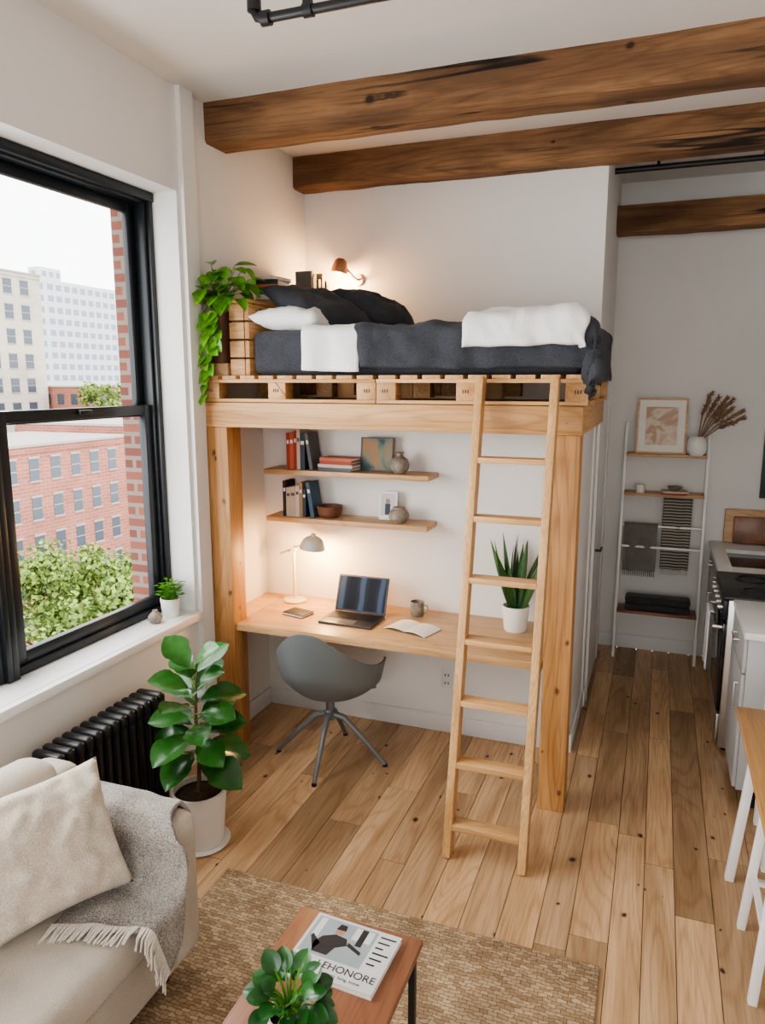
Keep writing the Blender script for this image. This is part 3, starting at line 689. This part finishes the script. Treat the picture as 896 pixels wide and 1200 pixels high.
puff('back_cushion',SOFAF,-2.01,-1.83,1.03,1.80,.44,.84,so,bev=.07,puffx=.03)
puff('back_cushion_front',SOFAF,-2.01,-1.83,.25,1.025,.44,.84,so,bev=.07,puffx=.03,seed=5)
nrm=V(.70,-.45,.50).normalized(); up0=V(.15,.15,1); xx=up0.cross(nrm).normalized(); yy=nrm.cross(xx)
M=Matrix.Translation(V(-1.715,1.59,.66))@Matrix((xx,yy,nrm)).transposed().to_4x4()@Matrix.Rotation(.33,4,'Z')
b=MB('throw_pillow'); b.pillow(CUSHF,M,.42,.42,.20,n=30,seed=3); b.done(smooth=180)
prof=[(1.993,.38),(1.993,.50),(1.985,.60),(1.945,.662),(1.89,.668),(1.83,.660),(1.795,.61),(1.78,.54),(1.755,.475),(1.70,.463),(1.62,.460),(1.545,.458)]
def pl(t):
    k=t*(len(prof)-1); i=min(int(k),len(prof)-2); f=k-i; a=prof[i]; c=prof[i+1]; return a[0]+(c[0]-a[0])*f, a[1]+(c[1]-a[1])*f
FX=SX+.035
def thr(u,v):
    y,z=pl(v); f=max(0,(v-.3)/.7)
    f=f*f*(3-2*f)
    x=(-1.97+.50*u)*(1-f)+(-1.64+.48*u)*f
    y+=(u-.3)*.16*max(0,(v-.72)/.28)
    over=max(0,x-FX)
    if over>0: hx,dz=fold(over,.03); x=FX+hx; z-=dz
    w=noise.noise(V(x*11+y*3,y*4,2.2))*.014+abs(noise.noise(V(x*7,y*6,9)))*.014
    return (x+(.01 if over>0 else 0),y+(abs(w) if z<.6 and y>1.9 else 0),z+abs(w)*.9+.004)
th=empty('throw_blanket')
b=MB('cloth'); b.grid(THROW,thr,70,80,-.012); b.done(th,smooth=180,fix=True)
b=MB('fringe')
for i in range(60):
    u=(i+.5)/60; p=V(*thr(u,1.0)); dx=rr.uniform(-.012,.012); hang=p.x>FX+.005
    pts=[p+V(0,.01,.004),p+V(dx*.4,-.02,.002 if not hang else -.01),p+V(dx,-.048-rr.uniform(0,.012) if not hang else -.03,-.006 if not hang else -.045)]
    b.tube(FRINGE,pts,[.0048,.0036,.0028],5)
b.done(th)
# ---------------------------------------------------------------- rug
m,nt,bs=_new('jute'); L=nt.links.new
tc=N(nt,'ShaderNodeTexCoord'); br=N(nt,'ShaderNodeTexBrick'); br.inputs['Scale'].default_value=1; br.inputs['Brick Width'].default_value=.032; br.inputs['Row Height'].default_value=.015; br.inputs['Mortar Size'].default_value=.002; br.inputs['Mortar Smooth'].default_value=.9
nd=N(nt,'ShaderNodeTexNoise',Scale=28.0,Detail=3.0); L(tc.outputs['Object'],nd.inputs['Vector']); sc=N(nt,'ShaderNodeVectorMath',operation='SCALE'); sc.inputs['Scale'].default_value=.028; L(nd.outputs['Color'],sc.inputs[0]); ad=N(nt,'ShaderNodeVectorMath',operation='ADD'); L(tc.outputs['Object'],ad.inputs[0]); L(sc.outputs[0],ad.inputs[1])
br.inputs['Color1'].default_value=(.59,.44,.28,1); br.inputs['Color2'].default_value=(.34,.23,.13,1); br.inputs['Mortar'].default_value=(.15,.095,.05,1)
L(ad.outputs[0],br.inputs['Vector']); n=N(nt,'ShaderNodeTexNoise',Scale=6.0,Detail=6.0); L(tc.outputs['Object'],n.inputs['Vector'])
c=mixc(nt,.7,br.outputs['Color'],ramp(nt,n.outputs['Fac'],[(.35,(.62,.60,.58)),(.65,(1.12,1.12,1.12))]).outputs['Color'],'MULTIPLY'); L(c,bs.inputs['Base Color']); bs.inputs['Roughness'].default_value=.95
bump(nt,bs,br.outputs['Fac'],-1.0,.012)
b=MB('jute_rug'); b.box(m,-1.64,-.08,.45,2.465,0,.012,bev=.005); b.done()
# ---------------------------------------------------------------- coffee table
ct=empty('coffee_table')
b=MB('top'); b.box(TABW,-.985,-.575,1.02,1.89,.405,.43,bev=.003); b.done(ct)
b=MB('legs')
for x in (-.96,-.60):
    for y in (1.05,1.865): b.box(BLACK,x-.01,x+.01,y-.01,y+.01,.0125,.404)
    b.box(BLACK,x-.01,x+.01,1.061,1.854,.385,.404)
for y in (1.05,1.865): b.box(BLACK,-.949,-.611,y-.01,y+.01,.385,.404)
b.done(ct)
mg=empty('magazine'); MR=-.05; M=rotM((-.775,1.745,.4305),MR)
b=MB('pages'); b.box(BKC[7],-.14,.14,-.115,.115,0,.002,M=M); b.box(PAPER,-.138,.138,-.113,.113,.002,.014,M=M); b.box(plain('mag_cover',(.60,.61,.60),.35,namp=.04),-.14,.14,-.115,.115,.014,.016,M=M)
pc=plain('mag_photo_bg',(.30,.36,.38),.4); pd=plain('mag_figure',(.02,.02,.025),.5); sk=plain('mag_skin',(.40,.22,.15),.5); pw=plain('mag_window',(.62,.64,.64),.5)
b.box(pc,-.13,.07,-.045,.105,.0161,.0163,M=M)
def flat(pts,mat,z=.0166):
    vs=[b.bm.verts.new(M@V(x,y,z)) for x,y in pts]; b._tag([b.bm.faces.new(vs)],mat)
flat([(-.12,.02),(-.10,.02),(-.10,.10),(-.12,.10)],pw,.0164); flat([(.0,.05),(.06,.05),(.06,.10),(.0,.10)],pw,.0164); flat([(.02,.03),(.04,.03),(.04,.10),(.02,.10)],pd,.0165)
flat([(-.09,-.035),(-.04,-.035),(-.03,.0),(-.0,.02),(-.01,.045),(-.05,.05),(-.085,.03),(-.10,-.0)],pd)
flat([(-.055,.052),(-.03,.052),(-.026,.075),(-.04,.088),(-.056,.075)],sk); flat([(-.058,.07),(-.026,.072),(-.03,.094),(-.052,.094)],pd,.0168)
flat([(.0,.02),(.05,.0),(.05,.012),(.0,.035)],pd); flat([(-.09,-.03),(-.12,.02),(-.115,.03),(-.08,.0)],pd)
for k in range(6): flat([(.08,.09-k*.022),(.13-.012*(k%3),.09-k*.022),(.13-.012*(k%3),.096-k*.022),(.08,.096-k*.022)],pd)
b.done(mg)
def text(s,loc,size,rz,mat,parent):
    cu=bpy.data.curves.new('title','FONT'); cu.body=s; cu.size=size; cu.align_x='CENTER'; cu.materials.append(mat)
    o=bpy.data.objects.new('title',cu); o.location=loc; o.rotation_euler=(0,0,rz); COL.objects.link(o); o.parent=parent
text('LEHONORE',tuple(M@V(.04,-.080,.0168)),.035,MR,pd,mg)
text('design  living  home',tuple(M@V(.04,-.10,.0168)),.014,MR,pd,mg)
b=MB('potted_peperomia'); px,py=-.78,1.42; pot(b,WHITEP,px,py,.4305,.058,.105,.8)
rr=random.Random(5)
for i in range(36):
    t=i/35; a=i*2.4; el=-.05+1.25*t; r=.085*(1-.5*t)
    c=V(px,py,.55)+V(math.cos(a)*r,math.sin(a)*r,.085*t+rr.uniform(-.015,.02))
    b.tube(POTH,[V(px,py,.52),(V(px,py,.56)+c)/2,c],.003,5); d=V(math.cos(a)*math.cos(el),math.sin(a)*math.cos(el),math.sin(el)*.7)
    L=rr.uniform(.046,.062); b.leaf(RUBB,c-d*.012,d,(0,-.5,1),L,L*.86,'round',curl=.2,fold=.2,n=7)
b.done()
# ---------------------------------------------------------------- dining table, stool, chair
b=MB('dining_table'); 
for i in range(5): b.box(DINW,.38+i*.15,.38+(i+1)*.15-.001,2.05,3.24,.725,.755,bev=.002)
b.box(WHITEL,.45,1.07,2.12,3.17,.665,.724)
for (x,y,dx,dy) in ((.46,3.13,-.06,.035),(1.06,3.13,.05,.035),(.46,2.16,-.05,-.05),(1.06,2.16,.05,-.05)): b.bar(WHITEL,(x+dx,y+dy,0),(x,y,.70),.035,.035,bev=.003)
b.done()
def stool(name,x,y):
    b=MB(name); b.box(WHITEL,x-.17,x+.17,y-.17,y+.17,.60,.63,bev=.01)
    for sx in (-1,1):
        for sy in (-1,1): b.bar(WHITEL,(x+sx*.19,y+sy*.19,0),(x+sx*.145,y+sy*.145,.60),.03,.03,bev=.003)
    for s2 in (-1,1):
        b.bar(WHITEL,(x-.17,y+s2*.17,.22),(x+.17,y+s2*.17,.22),.02,.02); b.bar(WHITEL,(x+s2*.17,y-.17,.26),(x+s2*.17,y+.17,.26),.02,.02)
    b.done()
stool('stool',.61,2.68)
def dchair(name,x,y,rz):
    b=MB(name); R=rotM((x,y,0),rz)
    b.box(WHITEL,-.2,.2,-.2,.2,.43,.46,bev=.01,M=R)
    for sx in (-1,1):
        b.bar(WHITEL,R@V(sx*.19,-.18,0),R@V(sx*.17,-.17,.43),.03,.03); b.bar(WHITEL,R@V(sx*.18,.19,0),R@V(sx*.18,.18,.46),.03,.03); b.bar(WHITEL,R@V(sx*.18,.18,.46),R@V(sx*.18,.21,.86),.03,.025)
    b.bar(WHITEL,R@V(-.19,.205,.82),R@V(.19,.205,.82),.02,.07,bev=.004,up=V(0,1,0))
    b.bar(WHITEL,R@V(-.18,.195,.68),R@V(.18,.195,.68),.02,.05,up=V(0,1,0)); b.done()
dchair('dining_chair',.74,3.46,0)
# ---------------------------------------------------------------- kitchen
kc=empty('kitchen_cabinet')
b=MB('cabinets')
for (x0,y0,y1) in ((.47,3.78,4.33),(.44,4.96,5.94)):
    b.box(CAB,x0,1.055,y0,y1,.09,.885,bev=.002); b.box(BLACK,x0+.05,1.05,y0+.01,y1,0,.089)
    n=max(1,round((y1-y0)/.5)); w=(y1-y0)/n
    for i in range(n):
        ya=y0+i*w+.008; yb2=y0+(i+1)*w-.008
        b.box(CAB,x0-.018,x0-.001,ya,yb2,.70,.875,bev=.003); b.box(CAB,x0-.018,x0-.001,ya,yb2,.10,.69,bev=.003)
        b.tube(STEEL,[(x0-.018,(ya+yb2)/2-.06,.80),(x0-.04,(ya+yb2)/2-.06,.80),(x0-.04,(ya+yb2)/2+.06,.80),(x0-.018,(ya+yb2)/2+.06,.80)],.005)
        b.tube(STEEL,[(x0-.018,ya+.05,.50),(x0-.04,ya+.05,.50),(x0-.04,ya+.05,.63),(x0-.018,ya+.05,.63)],.005)
b.done(kc)
b=MB('countertop'); b.box(COUNT,.445,1.055,3.74,4.33,.886,.92,bev=.004)
b.box(COUNT,.41,.50,4.96,5.945,.886,.92,bev=.002); b.box(COUNT,.50,1.055,4.96,5.12,.886,.92); b.box(COUNT,.50,1.055,5.66,5.945,.886,.92); b.box(COUNT,.95,1.055,5.12,5.66,.886,.92)
b.box(GLASSB,.50,.95,5.12,5.66,.887,.893)
b.tube(BLACK,[(1.0,5.39,.92),(1.0,5.39,1.2),(.93,5.39,1.24),(.85,5.39,1.2),(.85,5.39,1.15)],.012)
b.done(kc)
b=MB('oven_range'); b.box(STEEL,.425,1.05,4.345,4.945,.03,.905,bev=.004); b.box(BLACK,.40,1.05,4.34,4.95,.906,.925,bev=.003)
b.box(GLASSB,.405,.424,4.37,4.92,.24,.76,bev=.003); b.box(BLACK,.40,.424,4.35,4.94,.79,.90,bev=.003); b.box(STEEL,.41,.424,4.37,4.92,.05,.22,bev=.003)
b.tube(STEEL,[(.405,4.40,.73),(.365,4.40,.73),(.365,4.89,.73),(.405,4.89,.73)],.011)
for i in range(5): b.cyl(STEEL,(.40,4.42+i*.11,.845),(.375,4.42+i*.11,.845),.018)
for (x,y) in ((.58,4.5),(.58,4.79),(.88,4.5),(.88,4.79)): b.lathe(BLACK,(x,y,.925),[(.09,0),(.09,.006),(.075,.006),(.075,0)])
for x in (.47,1.0):
    for y in (4.4,4.89): b.cyl(BLACK,(x,y,0),(x,y,.031),.02)
b.done()
b=MB('dish_towel'); 
b.grid(WLIN,lambda u,v: (.350-.005*math.sin(u*9), 4.62+.20*u, .745-.36*v),14,12,.006); b.grid(WLIN,lambda u,v: (.350+.028*v, 4.62+.20*u, .745+.004*math.sin(pi*v)),10,4,.004); b.done(smooth=180)
b=MB('cutting_board'); M=rotM((.68,5.915,.921),0,0,-.08); b.box(SHELFW,-.18,.18,-.02,0,0,.25,bev=.012,M=M); b.box(TABW,-.12,.22,-.045,-.024,0,.20,bev=.01,M=M); b.done()
frame('wall_art',.92,YFAR-.02,1.26,.40,.52,.02,BLACK,BLACK,GLASSB,.01,0)
# ---------------------------------------------------------------- ladder shelf
ls=MB('ladder_shelf'); 
def lsy(z): return 5.70+.225*z/1.8
for x in (-.225,.355): ls.bar(WHITEL,(x,lsy(0),0),(x,lsy(1.8),1.8),.02,.03,bev=.002,up=V(0,1,0))
for z in (1.57,1.28,.40): ls.box(TABW if z<1 else SHELFW,-.214,.344,lsy(z)-.12,min(5.945,lsy(z)+.06),z-.02,z,bev=.002)
for z in (1.02,.86): ls.cyl(WHITEL,(-.215,lsy(z),z),(.345,lsy(z),z),.009)
ls.done()
frame('framed_art',.02,5.82,1.571,.35,.41,.014,SHELFW,PAPER,ART2,.05,.10)
b=MB('dried_flower_vase'); px,py=.265,5.77
b.lathe(WHITEP,(px,py,1.571),[(0,0),(.045,0),(.066,.03),(.068,.09),(.05,.13),(.04,.138),(.034,.138),(.0,.1)])
PAMP=fabric('pampas',(.15,.085,.055),(.30,.19,.125),120)
for i in range(7):
    a=.12+i*.15+rr.uniform(-.05,.05); t=rr.uniform(.26,.34); e=V(px+math.sin(a)*t*1.15,py-.02+rr.uniform(-.06,.03),1.69+t*math.cos(a)*.95)
    s0=V(px,py,1.66); mid=(s0+e)/2+V(-.01,0,.02); b.tube(PAMP,[s0,mid,mid.lerp(e,.5),e],[.002,.006,.010,.003],6)
    d=(e-mid).normalized()
    for k in range(120):
        q=mid.lerp(e,rr.uniform(.0,1.05)); dd=d*1.1+V(rr.uniform(-.7,.7),rr.uniform(-.7,.7),rr.uniform(-.7,.7)); b.leaf(PAMP,q,dd,(0,-1,.2),rr.uniform(.025,.042),.009,'ovate',.2,.1,2)
b.done()
b=MB('candle'); b.lathe(WHITEP,(-.1,5.78,1.281),[(0,0),(.03,0),(.03,.06),(.026,.06),(0,.05)]); b.done()
zb=books_h('stacked_books.001',.14,5.78,1.281,2,.2,.14,0,31); 
b=MB('ceramic_bowl'); b.lathe(STONE,(.14,5.78,zb),[(0,0),(.03,0),(.055,.03),(.05,.03),(.0,.01)]); b.done()
def hang(name,mat,x0,x1,z,drop,back,mat2=None):
    b=MB(name); y=lsy(z)
    def fn(u,v):
        x=x0+(x1-x0)*u; s=v*(drop+back)-back
        w=noise.noise(V(x*14,0,z))*.006
        if s<-.02: return (x,y+.018+w,z+.012+s)
        if s>.02: return (x,y-.020+w+.006*math.sin(x*60),z+.012-s)
        return (x,y-s,z+.014)
    b.grid(mat,fn,24,30,.007)
    for i in range(16):
        x=x0+(x1-x0)*(i+.5)/16; b.tube(FRINGE if mat2 is None else mat2,[(x,y-.022,z+.012-drop),(x+.002,y-.024,z-drop-.03)],.003,5)
    b.done(smooth=180)
m,nt,bs=_new('striped_towel'); tc=N(nt,'ShaderNodeTexCoord'); w=N(nt,'ShaderNodeTexWave',Scale=14.0); w.bands_direction='Z'; nt.links.new(tc.outputs['Object'],w.inputs['Vector']); r=ramp(nt,w.outputs['Fac'],[(.45,(.06,.055,.05)),(.55,(.36,.33,.29))]); nt.links.new(r.outputs['Color'],bs.inputs['Base Color']); bs.inputs['Roughness'].default_value=.95
hang('hanging_throw',GREYB,-.20,.04,1.02,.36,.2,GREYB)
hang('hanging_towel',m,.07,.27,1.245,.56,.0)
b=MB('folded_blanket'); 
for i in range(2): b.box(DARKB,-.16,.30,lsy(.4)-.10,lsy(.4)+.04,.401+i*.055,.45+i*.055,bev=.02,seg=4)
b.done()
# ---------------------------------------------------------------- exterior
def building(name,x0,x1,y0,y1,z0,z1,wall,ww,wh,gx,gz,win,cornice=True,zmin=None):
    b=MB(name); b.box(wall,x0,x1,y0,y1,z0,z1)
    if cornice: b.box(STN,x0-.1,x1+.3,y0-.1,y1+.1,z1,z1+.22); b.box(wall,x1,x1+.15,y0,y1,z1-.5,z1)
    z=z1-1.0-wh
    while z>(zmin if zmin is not None else z0):
        y=y0+gx*.4
        while y+ww<y1:
            if cornice: b.box(STN,x1,x1+.1,y-.08,y+ww+.08,z-.15,z); b.box(STN,x1,x1+.1,y-.08,y+ww+.08,z+wh,z+wh+.18)
            b.box(win,x1,x1+.03,y,y+ww,z,z+wh)
            if cornice: b.box(STN,x1+.03,x1+.05,y,y+ww,z+wh/2-.04,z+wh/2+.04)
            y+=gx
        x=x0+gx*.4
        while x+ww<x1:
            b.box(win,x,x+ww,y0-.05,y0,z,z+wh); x+=gx
        z-=gz
    return b.done()
simplebox('street_ground',ASPH,-260,-2.73,-30,330,-20.2,-20)
building('brick_building',-60,-47.5,33,57.5,-20,-3.1,BRICKR,1.0,1.8,2.3,3.2,WINX)
building('brick_building.001',-62,-48,58,84,-20,-2.2,BRICKR,1.0,1.8,2.3,3.1,WINX)
building('brick_building.002',-96,-82,90,108,-20,1.2,BRICKR,1.2,1.6,2.6,3.0,WINX)
building('tan_building',-100,-88,60,89,-20,17.5,BRICKT,1.5,2.0,3.0,3.5,WINX)
building('tower_building',-165,-150,153,181,-20,28,CONC,1.9,1.5,2.9,2.9,WINF,False,-5)
building('tower_building.001',-170,-166,168,176,-20,34,CONC,1.6,1.5,2.6,2.7,WINF,False,20)
building('low_building',-125,-104,112,150,-20,-1,BRICKT,1.5,1.8,3.0,3.5,WINX)
def tree(name,x,y,z,R,n,seed,ls=(.07,.13)):
    rr=random.Random(seed); b=MB(name); b.tube(BARK,[(x,y,-20),(x+.2,y,z-R*.4),(x,y+.2,z)],[.3,.2,.07],8)
    blobs=[(V(x+rr.uniform(-1,1)*R*.75,y+rr.uniform(-1,1)*R*.75,z+rr.uniform(-.7,.6)*R),R*rr.uniform(.16,.36)) for _ in range(30)]
    for c,r in blobs: b.tube(BARK,[(x,y,z-R*.5),c],[.06,.02],5)
    for i in range(n):
        c,r=rr.choice(blobs); d=V(rr.gauss(0,1),rr.gauss(0,1),rr.gauss(0,1)).normalized(); p=c+d*r*rr.uniform(.4,1.1)
        s=rr.uniform(*ls); a=V(rr.gauss(0,1),rr.gauss(0,1),rr.gauss(0,1)).normalized(); q=(a.cross(d+V(.01,0,0))).normalized()
        vs=[b.bm.verts.new(p+a*s),b.bm.verts.new(p+q*s*.7),b.bm.verts.new(p-a*s),b.bm.verts.new(p-q*s*.7)]; b._tag([b.bm.faces.new(vs)],TREEL)
    b.done()
tree('street_tree',-17.5,18.5,-6.2,3.3,16000,1)
tree('street_tree.001',-21.5,25.5,-7.3,3.6,12000,2)
tree('street_tree.002',-16.5,13.2,-7.2,3.0,9000,3)
tree('street_tree.003',-75,88,-1.8,4.5,3500,4,(.18,.35))
tree('street_tree.004',-70,98,-2.4,4.5,3500,5,(.18,.35))
# ---------------------------------------------------------------- lighting
w=bpy.data.worlds.new('World'); scene.world=w; w.use_nodes=True; bg=w.node_tree.nodes['Background']; bg.inputs['Color'].default_value=(.97,.985,1,1); bg.inputs['Strength'].default_value=5.5
light('added_window_light_1','AREA',(-2.66,1.45,1.95),95,(1,.99,.97),.8,(0,math.radians(-90),0),2.0)  # added area lamp at the window's unseen half, strengthens light from left
light('added_window_light_2','AREA',(-2.66,-.8,1.95),45,(1,.99,.97),2.0,(0,math.radians(-90),0),2.1)  # added fill lamp behind the made-up second window
light('added_rear_fill','AREA',(0,YB-.05,1.95),22,(1,.94,.85),2.4,(math.radians(90),0,0),2.0)  # added fill lamp in the made-up opening behind the camera
# ---------------------------------------------------------------- camera
cam=bpy.data.cameras.new('camera'); co=bpy.data.objects.new('camera',cam); COL.objects.link(co)
co.location=(0,0,2.1); co.rotation_euler=(math.radians(90-10.08),0,math.radians(20.5))
cam.sensor_fit='VERTICAL'; cam.sensor_height=36; cam.sensor_width=36; cam.lens=861/1200*36; cam.clip_start=.05; cam.clip_end=600
scene.camera=co
try:
    scene.view_settings.view_transform='AgX'; scene.view_settings.look='AgX - Medium High Contrast'; scene.view_settings.exposure=-.03
except Exception as e: print(e)
